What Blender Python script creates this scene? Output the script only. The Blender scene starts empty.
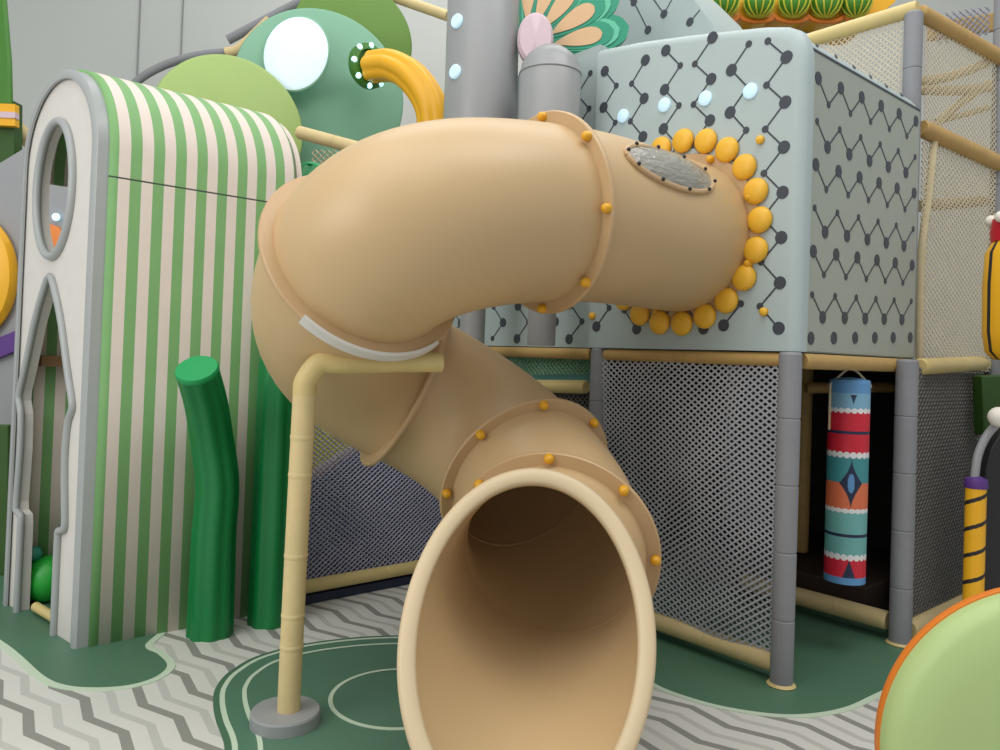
import bpy, bmesh, math, random
from mathutils import Vector, Matrix
random.seed(4)
PI = math.pi
# ------------------------------------------------------------------ frame of the place
H = 1.4325; F = 775.0; CY = 344.0; TH = math.radians(2.0); PT = math.radians(-0.9)
FW = Vector((0, math.cos(PT), -math.sin(PT))); U0 = Vector((0, math.sin(PT), math.cos(PT))); R0 = Vector((1, 0, 0))
RT = R0*math.cos(TH) + U0*math.sin(TH); UP = U0*math.cos(TH) - R0*math.sin(TH)
EYE = Vector((0, 0, H))
AZ = math.radians(49.3)
A = Vector((math.sin(AZ), math.cos(AZ), 0)); B = Vector((-math.cos(AZ), math.sin(AZ), 0)); Z = Vector((0, 0, 1))
def W(a, b, z): return A*a + B*b + Z*z
def ray(x, y): return FW + RT*((x-500)/F) + UP*((CY-y)/F)
def at(x, y, Y): d = ray(x, y); return EYE + d*(Y/d.y)
def atz(x, y, z=0.0): d = ray(x, y); return EYE + d*((z-H)/d.z)
def onp(x, y, p, n): d = ray(x, y); return EYE + d*((p-EYE).dot(n)/d.dot(n))

# ------------------------------------------------------------------ materials
def lin(c): return tuple(((v/255)/12.92 if v/255 <= .04045 else ((v/255+.055)/1.055)**2.4) for v in c) + (1,)
MT = {}
def mat(name, rgb, rough=.5, var=.06, scale=6, bump=0.0, bscale=80, emit=None, metal=0, spec=.5, coat=0):
    if name in MT: return MT[name]
    m = bpy.data.materials.new(name); m.use_nodes = True; nt = m.node_tree; b = nt.nodes['Principled BSDF']
    b.inputs['Roughness'].default_value = rough; b.inputs['Metallic'].default_value = metal
    b.inputs['Specular IOR Level'].default_value = spec; b.inputs['Coat Weight'].default_value = coat
    tc = nt.nodes.new('ShaderNodeTexCoord'); n = nt.nodes.new('ShaderNodeTexNoise'); n.inputs['Scale'].default_value = scale
    n.inputs['Detail'].default_value = 4
    nt.links.new(tc.outputs['Object'], n.inputs['Vector'])
    mx = nt.nodes.new('ShaderNodeMix'); mx.data_type = 'RGBA'; c = lin(rgb)
    mx.inputs['A'].default_value = tuple(v*(1-var) for v in c[:3])+(1,); mx.inputs['B'].default_value = tuple(min(1, v*(1+var)) for v in c[:3])+(1,)
    nt.links.new(n.outputs['Fac'], mx.inputs['Factor']); nt.links.new(mx.outputs['Result'], b.inputs['Base Color'])
    if bump:
        n2 = nt.nodes.new('ShaderNodeTexNoise'); n2.inputs['Scale'].default_value = bscale
        nt.links.new(tc.outputs['Object'], n2.inputs['Vector'])
        bp = nt.nodes.new('ShaderNodeBump'); bp.inputs['Strength'].default_value = bump; bp.inputs['Distance'].default_value = .005
        nt.links.new(n2.outputs['Fac'], bp.inputs['Height']); nt.links.new(bp.outputs['Normal'], b.inputs['Normal'])
    if emit:
        b.inputs['Emission Color'].default_value = lin(emit[0]); b.inputs['Emission Strength'].default_value = emit[1]
    MT[name] = m; return m
mat('slide', (200, 170, 126), .42, .05, 3, .05, 60)
mat('slide_band', (196, 164, 122), .4, .05, 5)
mat('rim', (212, 191, 154), .42, .04, 5)
mat('bolt', (226, 166, 30), .35)
mat('steel', (150, 152, 152), .35, metal=.6)
mat('pale_strip', (215, 212, 205), .45)
mat('beige_foam', (214, 192, 140), .6, .1, 12, .15, 60)
mat('beige_vinyl', (212, 190, 128), .5, .1, 9, .1, 60)
mat('tan_vinyl', (186, 152, 92), .55, .12, 9, .1, 60)
mat('grey_foam', (138, 139, 143), .62, .08, 12, .2, 60)
mat('grey_col', (150, 152, 153), .38, .05, 3)
mat('base_grey', (150, 152, 152), .55, .06, 8)
mat('panel', (172, 186, 185), .5, .04, 5)
mat('panel_side', (165, 171, 160), .55, .04, 5)
mat('ink', (62, 68, 76), .5)
mat('cream', (222, 209, 198), .6, .05, 6)
mat('stripe', (122, 170, 108), .6, .06, 6)
mat('seam', (60, 70, 60), .8)
mat('face_white', (214, 210, 203), .5, .05, 14)
mat('trim_grey', (162, 166, 165), .35, .06, 6)
mat('green_post', (4, 118, 58), .4, .1, 4)
mat('green_cap', (16, 150, 82), .45, .08, 6)
mat('yellow', (240, 178, 30), .4, .06, 5)
mat('yellow_dk', (190, 120, 18), .5)
mat('petal_yellow', (240, 184, 52), .45, .05, 8)
mat('disk_lime', (176, 198, 132), .5, .05, 4)
mat('lime_bg', (164, 190, 112), .55, .05, 4)
mat('teal_bg', (128, 180, 150), .5, .05, 4)
mat('dark_green_bg', (100, 140, 52), .55, .06, 4)
mat('orange', (228, 128, 40), .45, .06, 6)
mat('wall', (200, 203, 198), .85, .02, 1.5)
mat('wall_seam', (150, 152, 150), .8)
mat('light', (190, 220, 235), .4, emit=((190, 225, 245), .45))
mat('led', (220, 245, 255), .4, emit=((170, 230, 255), 1.6))
mat('screen', (210, 225, 235), .4, emit=((205, 228, 242), .42))
mat('net_white', (172, 174, 180), .8)
mat('net_grey', (120, 118, 114), .8)
mat('net_beige', (214, 202, 176), .8)
mat('net_dark', (170, 170, 182), .8)
mat('net_yellow', (205, 200, 80), .7)
mat('net_green', (150, 190, 160), .7)
mat('dark', (34, 32, 30), .8, .15, 4)  # near-black of the walls that stand in for shade under the deck
mat('dark_brown', (58, 44, 36), .7, .15, 4)
mat('navy', (34, 42, 66), .6)
mat('blue_pad', (100, 106, 160), .6, .12, 3)
mat('slab', (70, 66, 58), .8)
mat('grey_panel', (150, 151, 154), .5, .05, 4)
mat('purple', (90, 52, 130), .5)
mat('leaf', (66, 124, 40), .5, .15, 3)
mat('deep_leaf', (50, 84, 26), .6, .15, 3)
mat('red', (196, 22, 40), .4)
mat('red_bag', (208, 30, 54), .45)
mat('bag_blue', (128, 176, 204), .45)
mat('bag_rim', (96, 150, 200), .45)
mat('aqua', (112, 178, 174), .45)
mat('teal', (64, 144, 150), .45)
mat('coral', (222, 116, 76), .45)
mat('navy_print', (30, 44, 74), .45)
mat('white_print', (232, 232, 232), .5)
mat('peach', (214, 176, 134), .5)
mat('shell_teal', (42, 148, 116), .42, .08, 6)
mat('shell_ridge', (98, 190, 156), .42)
mat('pink', (212, 188, 196), .5)
mat('ball_white', (232, 226, 214), .5)
mat('ball_green', (40, 170, 60), .4)
mat('ball_teal', (60, 160, 140), .4)
mat('melon', (76, 140, 42), .4, .1, 8)
mat('melon_line', (214, 204, 60), .5)
mat('black', (36, 36, 38), .45)
mat('rope', (212, 198, 160), .8, .12, 20, .4, 90)
mat('mat_green', (80, 118, 94), .45, .06, 3, .05, 90)
mat('court_green', (84, 122, 100), .45, .06, 3, .05, 90)
mat('court_ring', (76, 112, 88), .45, .06, 3)
mat('pale_line', (196, 214, 190), .55, .03, 3)
mat('brown_bar', (140, 106, 72), .6)
# clear bubble of the skylight
gm = bpy.data.materials.new('clear_bubble'); gm.use_nodes = True
gb = gm.node_tree.nodes['Principled BSDF']; gb.inputs['Base Color'].default_value = lin((205, 202, 190)); gb.inputs['Roughness'].default_value = .12
gb.inputs['Alpha'].default_value = .6; gb.inputs['Specular IOR Level'].default_value = .9; MT['bubble'] = gm
nn = gm.node_tree.nodes.new('ShaderNodeTexNoise'); nn.inputs['Scale'].default_value = 9
bb = gm.node_tree.nodes.new('ShaderNodeBump'); bb.inputs['Strength'].default_value = .5; bb.inputs['Distance'].default_value = .03
gm.node_tree.links.new(nn.outputs['Fac'], bb.inputs['Height']); gm.node_tree.links.new(bb.outputs['Normal'], gb.inputs['Normal'])

# ------------------------------------------------------------------ mesh helper
C = bpy.context.scene.collection
class M:
    def __init__(s): s.v = []; s.f = []; s.m = []; s.mats = []
    def mi(s, name):
        if name not in s.mats: s.mats.append(name)
        return s.mats.index(name)
    def vs(s, pts): i = len(s.v); s.v += [Vector(p) for p in pts]; return i
    def face(s, ids, m): s.f.append(ids); s.m.append(s.mi(m))
    def grid(s, rows, m, closed=False, cap0=False, cap1=False, fn=None, skip=None):
        n = len(rows[0]); b = [s.vs(r) for r in rows]; k = n if closed else n-1
        for i in range(len(rows)-1):
            for j in range(k):
                if skip and skip(i, j): continue
                j2 = (j+1) % n
                s.face((b[i]+j, b[i]+j2, b[i+1]+j2, b[i+1]+j), fn(i, j) if fn else m)
        if cap0: s.face(tuple(b[0]+j for j in range(n))[::-1], m)
        if cap1: s.face(tuple(b[-1]+j for j in range(n)), m)
    def box(s, o, x, y, z, m):      # origin corner and three edge vectors
        o, x, y, z = map(Vector, (o, x, y, z)); b = s.vs([o, o+x, o+x+y, o+y, o+z, o+x+z, o+x+y+z, o+y+z])
        for q in ((3, 2, 1, 0), (4, 5, 6, 7), (0, 1, 5, 4), (1, 2, 6, 5), (2, 3, 7, 6), (3, 0, 4, 7)): s.face(tuple(b+k for k in q), m)
    def tube(s, pts, r, m, seg=16, caps=True, fn=None, ribs=0, ribd=.0):
        pts = [Vector(p) for p in pts]; n = len(pts); rows = []; rr = r if callable(r) else (lambda t: r)
        T = [(pts[min(i+1, n-1)]-pts[max(i-1, 0)]).normalized() for i in range(n)]
        ref = Vector((0, 0, 1)) if abs(T[0].z) < .9 else Vector((0, -1, 0))
        nx = (ref - T[0]*ref.dot(T[0])).normalized()
        for i in range(n):
            nx = (nx - T[i]*nx.dot(T[i])).normalized(); ny = T[i].cross(nx); q = rr(i/(n-1))
            row = []
            for j in range(seg):
                a = 2*PI*j/seg; w = q*(1-ribd*(1-abs(math.sin(ribs*a/2)))) if ribs else q
                row.append(pts[i]+(nx*math.cos(a)+ny*math.sin(a))*w)
            rows.append(row)
        s.grid(rows, m, True, caps, caps, fn); return s
    def lathe(s, prof, o, ax, m, seg=32, fn=None):   # prof (r, h) along ax
        o = Vector(o); ax = Vector(ax).normalized(); ref = Vector((0, 0, 1)) if abs(ax.z) < .9 else Vector((0, -1, 0))
        x = (ref-ax*ref.dot(ax)).normalized(); y = ax.cross(x)
        rows = [[o+ax*h+(x*math.cos(2*PI*j/seg)+y*math.sin(2*PI*j/seg))*r for j in range(seg)] for r, h in prof]
        s.grid(rows, m, True, prof[0][0] > 1e-6, prof[-1][0] > 1e-6, fn); return s
    def ball(s, o, r, m, ax=(0, 0, 1), k=10, seg=20, sq=1, fn=None):
        return s.lathe([(max(1e-6, r*math.sin(PI*i/k))*1, -r*sq*math.cos(PI*i/k)) for i in range(k+1)], o, ax, m, seg, fn)
    def prism(s, poly, off, m, mside=None):
        poly = [Vector(p) for p in poly]; off = Vector(off); n = len(poly); a = s.vs(poly); b = s.vs([p+off for p in poly])
        s.face(tuple(a+i for i in range(n)), m); s.face(tuple(b+i for i in range(n))[::-1], m)
        for i in range(n): j = (i+1) % n; s.face((a+i, b+i, b+j, a+j), mside or m)
        return s
    def disc(s, c, n, r, t, m, seg=32, edge=.25):    # puffy disc of radius r and thickness t, front along n
        e = min(r*.5, t*edge*2); return s.lathe([(r, 0), (r, t-e), (r-e*.3, t-e*.3), (r-e, t), (1e-6, t)], c, n, m, seg)
    def strip(s, p, q, n, w, t, m):                  # flat line on a surface
        p, q, n = Vector(p), Vector(q), Vector(n).normalized(); d = (q-p).normalized(); x = n.cross(d)*w
        s.box(p-x/2, q-p, x, n*t, m)
    def build(s, name, parent=None, smooth=40, bevel=0, bseg=3, weld=True):
        me = bpy.data.meshes.new(name); me.from_pydata([tuple(v) for v in s.v], [], s.f)
        for k in s.mats: me.materials.append(MT[k])
        me.polygons.foreach_set('material_index', s.m)
        bm = bmesh.new(); bm.from_mesh(me)
        if weld: bmesh.ops.remove_doubles(bm, verts=bm.verts, dist=1e-5)
        bmesh.ops.recalc_face_normals(bm, faces=bm.faces); bm.to_mesh(me); bm.free()
        o = bpy.data.objects.new(name, me); C.objects.link(o)
        if smooth: me.shade_smooth(); me.set_sharp_from_angle(angle=math.radians(smooth))
        if parent:
            o.parent = parent; o.matrix_parent_inverse = Matrix.Identity(4)
            off = Vector((0, 0, 0)); q = parent
            while q: off += q.location; q = q.parent
            for v in me.vertices: v.co -= off
        elif not parent:
            # put the origin at the base of the mesh
            xs = [v.co.copy() for v in me.vertices]
            c = Vector(((min(p.x for p in xs)+max(p.x for p in xs))/2, (min(p.y for p in xs)+max(p.y for p in xs))/2, min(p.z for p in xs)))
            for v in me.vertices: v.co -= c
            o.location = c
        if bevel:
            md = o.modifiers.new('bevel', 'BEVEL'); md.width = bevel; md.segments = bseg; md.limit_method = 'ANGLE'; md.angle_limit = math.radians(35)
        return o
def tag(o, label, cat, group=None):
    o['label'] = label; o['category'] = cat
    if group: o['group'] = group
    return o
def thing(name, loc, label, cat, group=None):
    o = bpy.data.objects.new(name, None); C.objects.link(o); o.location = loc; o.empty_display_size = .1
    return tag(o, label, cat, group)
def struct(o): o['kind'] = 'structure'; return o
def AB(p): return p.dot(A), p.dot(B), p.z
def lerp(a, b, t): return a+(b-a)*t
def smooth_path(pts, n=10):
    P = [Vector(p) for p in pts]; P = [P[0]*2-P[1]]+P+[P[-1]*2-P[-2]]; out = []
    for i in range(1, len(P)-2):
        for k in range(n):
            t = k/n; a, b, c, d = P[i-1], P[i], P[i+1], P[i+2]
            out.append(.5*((2*b)+(c-a)*t+(2*a-5*b+4*c-d)*t*t+(3*b-a-3*c+d)*t**3))
    out.append(P[-2]); return out
def copy_tree(o, parent=None):
    c = o.copy(); C.objects.link(c); c.parent = parent
    for ch in list(o.children): copy_tree(ch, c)
    return c
def net(p00, p10, p11, p01, sp, w, m, name, parent=None, sag=0, amp=0, asp=1):
    """diamond net between four corners"""
    p00, p10, p11, p01 = map(Vector, (p00, p10, p11, p01))
    Wd = ((p10-p00).length+(p11-p01).length)/2; Hd = asp*((p01-p00).length+(p11-p10).length)/2
    nrm = (p10-p00).cross(p01-p00).normalized()
    def S(x, y):
        u, v = x/Wd, y/Hd; p = p00*(1-u)*(1-v)+p10*u*(1-v)+p11*u*v+p01*(1-u)*v
        return p+nrm*(sag*16*u*(1-u)*v*(1-v)+amp*math.sin(7*u+3)*math.sin(9*v+5*u))
    g = M(); st = sp*math.sqrt(2)*1.0
    for sgn in (1, -1):
        c = -Hd if sgn == 1 else 0.0; end = Wd if sgn == 1 else Wd+Hd
        c += st/2
        while c < end:
            if sgn == 1: x0, x1 = max(0, c), min(Wd, c+Hd); f = lambda x: x-c
            else: x0, x1 = max(0, c-Hd), min(Wd, c); f = lambda x: c-x
            if x1-x0 > .01:
                k = 5 if (sag or amp) else 1
                for i in range(k):
                    a = S(lerp(x0, x1, i/k), f(lerp(x0, x1, i/k))); b = S(lerp(x0, x1, (i+1)/k), f(lerp(x0, x1, (i+1)/k)))
                    d = (b-a).normalized(); x = nrm.cross(d)*w; q = g.vs([a-x/2-nrm*w/2, a+x/2-nrm*w/2, a+nrm*w/2, b-x/2-nrm*w/2, b+x/2-nrm*w/2, b+nrm*w/2])
                    for fc in ((0, 1, 4, 3), (1, 2, 5, 4), (2, 0, 3, 5)): g.face(tuple(q+j for j in fc), m)
            c += st
    return g.build(name, parent, smooth=0, weld=False)
def padded(p, q, r, m, seams=.3, seg=32, g=None):
    """foam sleeve with a groove every `seams` metres"""
    p, q = Vector(p), Vector(q); L = (q-p).length; n = max(1, round(L/seams)); prof = [(r*.86, 0), (r, .012)]
    for i in range(1, n): h = L*i/n; prof += [(r, h-.006), (r*.93, h-.001), (r*.93, h+.001), (r, h+.006)]
    prof += [(r, L-.012), (r*.86, L)]
    return (g or M()).lathe(prof, p, q-p, m, seg)

# ------------------------------------------------------------------ floor
g = M(); g.box((-12, -3, -.1), (24, 0, 0), (0, 16, 0), (0, 0, .1), 'wall')
floor = struct(g.build('floor', smooth=0))
fm = bpy.data.materials.new('floor_vinyl'); fm.use_nodes = True; nt = fm.node_tree; pb = nt.nodes['Principled BSDF']; pb.inputs['Roughness'].default_value = .5
def node(t, **k):
    n = nt.nodes.new(t)
    for a, b in k.items(): setattr(n, a, b)
    return n
def mth(op, a, b=None, c=None):
    n = node('ShaderNodeMath', operation=op)
    for i, v in enumerate((a, b, c)):
        if v is None: continue
        if isinstance(v, (int, float)): n.inputs[i].default_value = v
        else: nt.links.new(v, n.inputs[i])
    return n.outputs[0]
geo = node('ShaderNodeNewGeometry'); sp = node('ShaderNodeSeparateXYZ'); nt.links.new(geo.outputs['Position'], sp.inputs[0])
ca = mth('ADD', mth('MULTIPLY', sp.outputs[0], A.x), mth('MULTIPLY', sp.outputs[1], A.y))
cb = mth('ADD', mth('MULTIPLY', sp.outputs[0], B.x), mth('MULTIPLY', sp.outputs[1], B.y))
tri = mth('PINGPONG', mth('ADD', cb, .56+3.8), .19)          # 0 .. .19
gg = mth('ADD', mth('ADD', ca, mth('MULTIPLY', cb, .12)), mth('MULTIPLY', tri, -.27))
def band(shift, wd):
    fr = mth('FRACT', mth('ADD', mth('DIVIDE', gg, .196), shift)); return mth('LESS_THAN', fr, wd)
dk, lt = band(10.09, .2), band(10.59, .17)
nz = node('ShaderNodeTexNoise'); nz.inputs['Scale'].default_value = 2.5; nt.links.new(geo.outputs['Position'], nz.inputs['Vector'])
def mix(f, a, b):
    n = node('ShaderNodeMix', data_type='RGBA')
    for k, v in (('Factor', f), ('A', a), ('B', b)):
        if isinstance(v, tuple): n.inputs[k].default_value = v
        else: nt.links.new(v, n.inputs[k])
    return n.outputs['Result']
col = mix(nz.outputs['Fac'], lin((206, 206, 198)), lin((216, 215, 208)))
col = mix(lt, col, lin((190, 190, 183))); col = mix(dk, col, lin((142, 142, 135)))
nt.links.new(col, pb.inputs['Base Color']); floor.data.materials.clear(); floor.data.materials.append(fm)
def patch(pts, z, m, name, n=8, inset=None, closed=True, raw=False):
    P = [atz(x, y) for x, y in pts]
    if not raw:
        q = P[-1:]+P+P[:2]; out = []
        for i in range(1, len(q)-2):
            for k in range(n):
                t = k/n; a, b, c, d = q[i-1], q[i], q[i+1], q[i+2]
                out.append(.5*((2*b)+(c-a)*t+(2*a-5*b+4*c-d)*t*t+(3*b-a-3*c+d)*t**3))
        P = out
    g = M(); g.prism([(p.x, p.y, z) for p in P], (0, 0, -z+.0002), m); o = g.build(name, floor, smooth=0); return o, P
def grow(P, d):
    n = len(P); out = []
    ar = sum(P[i].x*P[(i+1) % n].y-P[(i+1) % n].x*P[i].y for i in range(n))
    for i in range(n):
        t = P[(i+1) % n]-P[i-1]; nn = Vector((t.y, -t.x, 0)).normalized()*(1 if ar > 0 else -1); out.append(P[i]+nn*d)
    return out
def flat(P, z, m, name): g = M(); g.prism([(p.x, p.y, z) for p in P], (0, 0, -z+.0002), m); return g.build(name, floor, smooth=0)
def ringline(P, w, z, m, name):
    n = len(P); q = grow(P, w); g = M(); rows = [[Vector((a.x, a.y, z)) for a in P+P[:1]], [Vector((a.x, a.y, z)) for a in q+q[:1]], [Vector((a.x, a.y, .0002)) for a in q+q[:1]]]
    g.grid(rows, m); return g.build(name, floor, smooth=0)
# green mat round the striped house
P1 = [(-60, 600), (0, 640), (20, 655), (45, 677), (68, 686), (100, 688), (132, 685), (156, 677), (167, 666), (158, 655), (145, 646), (160, 625), (120, 600), (20, 570)]
o, Q = patch(P1, .004, 'mat_green', 'green_mat'); ringline(Q, .035, .003, 'pale_line', 'pale_mat_border')
# court under the slide
P2 = [(213, 703), (216, 688), (230, 672), (262, 655), (320, 642), (400, 636), (520, 640), (620, 660), (640, 690), (600, 760), (500, 830), (300, 860), (230, 790), (224, 745), (216, 722)]
o, Q = patch(P2, .004, 'court_ring', 'court_border'); Q2 = grow(Q, -.045)
ringline(Q2, .02, .006, 'pale_line', 'court_line'); flat(Q2, .0055, 'court_green', 'green_court')
ringline(grow(Q2, -.085), .018, .0075, 'pale_line', 'court_line')
cc = atz(399, 698); pts = [cc+Vector((math.cos(k*PI/32)*.27, math.sin(k*PI/32)*.27, 0)) for k in range(64)]
ringline(pts, .018, .0075, 'pale_line', 'court_circle')
# mat in front of and below the climbing frame
P3 = [(610, 640), (640, 668), (655, 684), (690, 698), (735, 709), (790, 715), (840, 709), (880, 692), (960, 655), (1100, 640), (1100, 560), (900, 540), (700, 560), (600, 590)]
o, Q = patch(P3, .004, 'mat_green', 'green_mat'); ringline(Q, .03, .003, 'pale_line', 'pale_mat_border')

# ------------------------------------------------------------------ walls behind
g = M(); g.box((-12, 8.5, 0), (24, 0, 0), (0, .1, 0), (0, 0, 7.5), 'wall')
for x in (138, 181):
    p = at(x, 40, 8.48); g.box((p.x-.007, 8.485, 0), (.014, 0, 0), (0, .02, 0), (0, 0, 7.5), 'wall_seam')
struct(g.build('wall_back', smooth=0))

# ------------------------------------------------------------------ tube slide
RAD = .374
J = [  # centre, heading
    (Vector((.945, 3.95, 2.064)), Vector((-.758, -.652, -.02))),
    (at(546, 214, 3.30), Vector((-.82, -.56, -.10))),
    (at(365, 262, 3.04), Vector((-.54, .67, -.49))),
    (at(404, 386, 3.80), Vector((.85, .30, -.42))),
    (at(527, 480, 3.57), Vector((.42, -.80, -.42))),
    (at(553, 552, 3.12), Vector((-.2, -.94, -.25))),
]
KN = [1.0, 1.2, 1.2, 1.25, 1.05]
slide = thing('tube_slide', (0.1, 2.9, 0), 'large beige plastic tube slide spiralling down from the patterned grey playhouse to the floor', 'slide')
def herm(i, t):
    p0, d0 = J[i]; p1, d1 = J[i+1]; L = (p1-p0).length*KN[i]; a = d0.normalized()*L; b = d1.normalized()*L
    t2, t3 = t*t, t**3
    return p0*(2*t3-3*t2+1)+a*(t3-2*t2+t)+p1*(-2*t3+3*t2)+b*(t3-t2), (p0*(6*t2-6*t)+a*(3*t2-4*t+1)+p1*(-6*t2+6*t)+b*(3*t2-2*t)).normalized()
frames = []; nx = Vector((0, 0, 1)); NS = 22
for i in range(5):
    fr = []
    for k in range(NS+1):
        p, d = herm(i, k/NS); nx = (nx-d*nx.dot(d)).normalized(); fr.append((p, d, nx.copy(), d.cross(nx)))
    frames.append(fr)
SEG = 64
WIN = (.57, math.radians(WDEG := -57), .25, .27)    # skylight: position along the first piece, angle, half sizes
def inwin(i, j, grow=1.0):
    t = (i+.5)/NS; a = 2*PI*(j+.5)/SEG; da = (a-WIN[1]+PI) % (2*PI)-PI
    return ((t-WIN[0])/(WIN[2]*grow))**2+(da/(WIN[3]*grow))**2 < 1
for i, fr in enumerate(frames):
    g = M()
    if i == 0:
        fine = 3; fr2 = []
        for k in range(NS*fine+1): p, d = herm(0, k/(NS*fine)); n_ = (Z-d*Z.dot(d)).normalized(); fr2.append((p, d, n_, d.cross(n_)))
        sg = SEG*3
        def skip(a, b): 
            t = (a+.5)/(NS*fine); an = 2*PI*(b+.5)/sg; da = (an-WIN[1]+PI) % (2*PI)-PI
            return ((t-WIN[0])/WIN[2])**2+(da/WIN[3])**2 < 1
        for r in (RAD, RAD-.014): g.grid([[p+(x*math.cos(2*PI*j/sg)+y*math.sin(2*PI*j/sg))*r for j in range(sg)] for p, d, x, y in fr2], 'slide', True, skip=skip)
    else:
        for r in (RAD, RAD-.014): g.grid([[p+(x*math.cos(2*PI*j/SEG)+y*math.sin(2*PI*j/SEG))*r for j in range(SEG)] for p, d, x, y in fr], 'slide', True)
    o = g.build('tube_section', slide, smooth=60)
# skylight
def surf(t, a, r):
    p, d = herm(0, t); x = (Z-d*Z.dot(d)).normalized(); y = d.cross(x); return p+(x*math.cos(a)+y*math.sin(a))*r
g = M(); rows = []
for k in range(9):
    q = k/8; rows.append([surf(WIN[0]+WIN[2]*1.08*q*math.cos(2*PI*j/40), WIN[1]+WIN[3]*1.08*q*math.sin(2*PI*j/40), RAD+.006+.035*(1-q*q)) for j in range(40)])
g.grid(rows, 'bubble', True); win = g.build('skylight_bubble', slide, smooth=60); win['label'] = 'clear oval skylight set in the top of the slide'
g = M(); path = [surf(WIN[0]+WIN[2]*1.08*math.cos(2*PI*j/60), WIN[1]+WIN[3]*1.08*math.sin(2*PI*j/60), RAD+.006) for j in range(61)]
g.tube(path, .012, 'slide_band', 8, False); fo = g.build('skylight_frame', win)
for j in range(10):
    a = 2*PI*j/10+.2; p = surf(WIN[0]+WIN[2]*1.08*math.cos(a), WIN[1]+WIN[3]*1.08*math.sin(a), RAD+.02)
    g = M(); g.ball(p, .009, 'black', k=5, seg=8); g.build('screw', win)
def ring(i_end, name='flange_ring'):
    p, d, x, y = (frames[i_end][0] if i_end < 5 else frames[4][-1])
    p = p.copy(); g = M(); R = RAD; h = .012
    if i_end == 0: p = p+d*.03
    prof = [(R-.018, -h), (R+.048, -h), (R+.052, -h*.6), (R+.052, h*.6), (R+.048, h), (R-.018, h), (R-.018, -h)]
    n = len(prof); sg = 72
    rows = [[p+d*hh+(x*math.cos(2*PI*j/sg)+y*math.sin(2*PI*j/sg))*r for j in range(sg)] for r, hh in prof]
    g.grid(rows, 'slide_band', True); fl = g.build(name, slide, smooth=50)
    for k in range(8):
        a = 2*PI*(k+.5)/8+BOFF[i_end]
        for sd in (1,):
            c = p+(x*math.cos(a)+y*math.sin(a))*(R+.030)+d*sd*h
            b = M()
            if i_end in (2, 3): b.lathe([(.009, -.004), (.009, .004), (1e-6, .006)], c, d*sd, 'steel', 12)
            else: b.lathe([(.020, -.004), (.020, .012), (.017, .022), (.011, .029), (1e-6, .031)], c, d*sd, 'bolt', 14)
            b.build('bolt_cap', fl)
    return fl, p, d, x, y
BOFF = [0, .32, 0, .2, .42, .64]
FL = [ring(i) for i in range(6)]
# fix grandchildren: they share the slide's frame
# pale clamp strip below the first bend
fl, p, d, x, y = FL[2]
g = M(); rows = []
def angof(px, py):
    best = None
    for k in range(360):
        a = math.radians(k); q = p+(x*math.cos(a)+y*math.sin(a))*(RAD+.04); v = q-EYE; z = v.dot(FW)
        u, w_ = 500+F*v.dot(RT)/z, CY-F*v.dot(UP)/z; e = (u-px)**2+(w_-py)**2
        if best is None or e < best[0]: best = (e, a)
    return best[1]
a0, a1 = angof(302, 318), angof(428, 335); am = angof(355, 350)
def unwrap(a, r): return (a-r+PI) % (2*PI)-PI+r
a0, a1 = unwrap(a0, am), unwrap(a1, am)
for k in range(31):
    a = lerp(a0, a1, k/30); e = x*math.cos(a)+y*math.sin(a)
    rows.append([p+e*(RAD+r)+d*h for r, h in ((.046, -.026), (.060, -.026), (.060, .016), (.046, .016))])
g.grid(rows, 'pale_strip', True, True, True); cs = g.build('clamp_strip', slide); cs['label'] = 'pale grey metal strip on the lowest side of the bend'
# flared mouth
mt, mb = at(537, 474, 2.82), at(517, 822, 2.24); ml, mr = at(411, 634, 2.50), at(645, 646, 2.53)
MC = (mt+mb+ml+mr)/4; MU = (mt-mb)/2; MV = (mr-ml)/2; MN = MU.cross(MV).normalized()
if MN.y > 0: MN = -MN
p5, d5, x5, y5 = frames[4][-1]; yy = MV-d5*MV.dot(d5); yy.normalize(); xx = yy.cross(d5); 
if xx.z < 0: xx = -xx
for thick, nm in ((0, 0),):
    g = M()
    for off in (0, -.016):
        rows = []
        for k in range(13):
            t = k/12; e = t**1.35
            row = []
            for j in range(SEG):
                a = 2*PI*j/SEG; c_, s_ = math.cos(a), math.sin(a)
                q0 = p5+(xx*c_+yy*s_)*(RAD+off); q1 = MC+MU*c_*(1+off)+MV*s_*(1+off)
                lin_ = q0.lerp(q1, t); out = (xx*c_+yy*s_)
                row.append(lin_+out*(-.022*math.sin(PI*t)))
            rows.append(row)
        g.grid(rows, 'slide', True)
    g.build('slide_mouth', slide, smooth=60)
g = M(); rows = []
for k, (ro, hh) in enumerate([(-.022, -.012), (-.024, .014), (-.016, .026), (.022, .030), (.034, .022), (.037, 0), (.030, -.02), (0, -.03), (-.022, -.012)]):
    rows.append([MC+MU*math.cos(2*PI*j/96)+MV*math.sin(2*PI*j/96)+(MU.normalized()*math.cos(2*PI*j/96)+MV.normalized()*math.sin(2*PI*j/96))*ro+MN*hh for j in range(96)])
g.grid(rows, 'rim', True); g.build('mouth_rim', slide, smooth=60)

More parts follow.
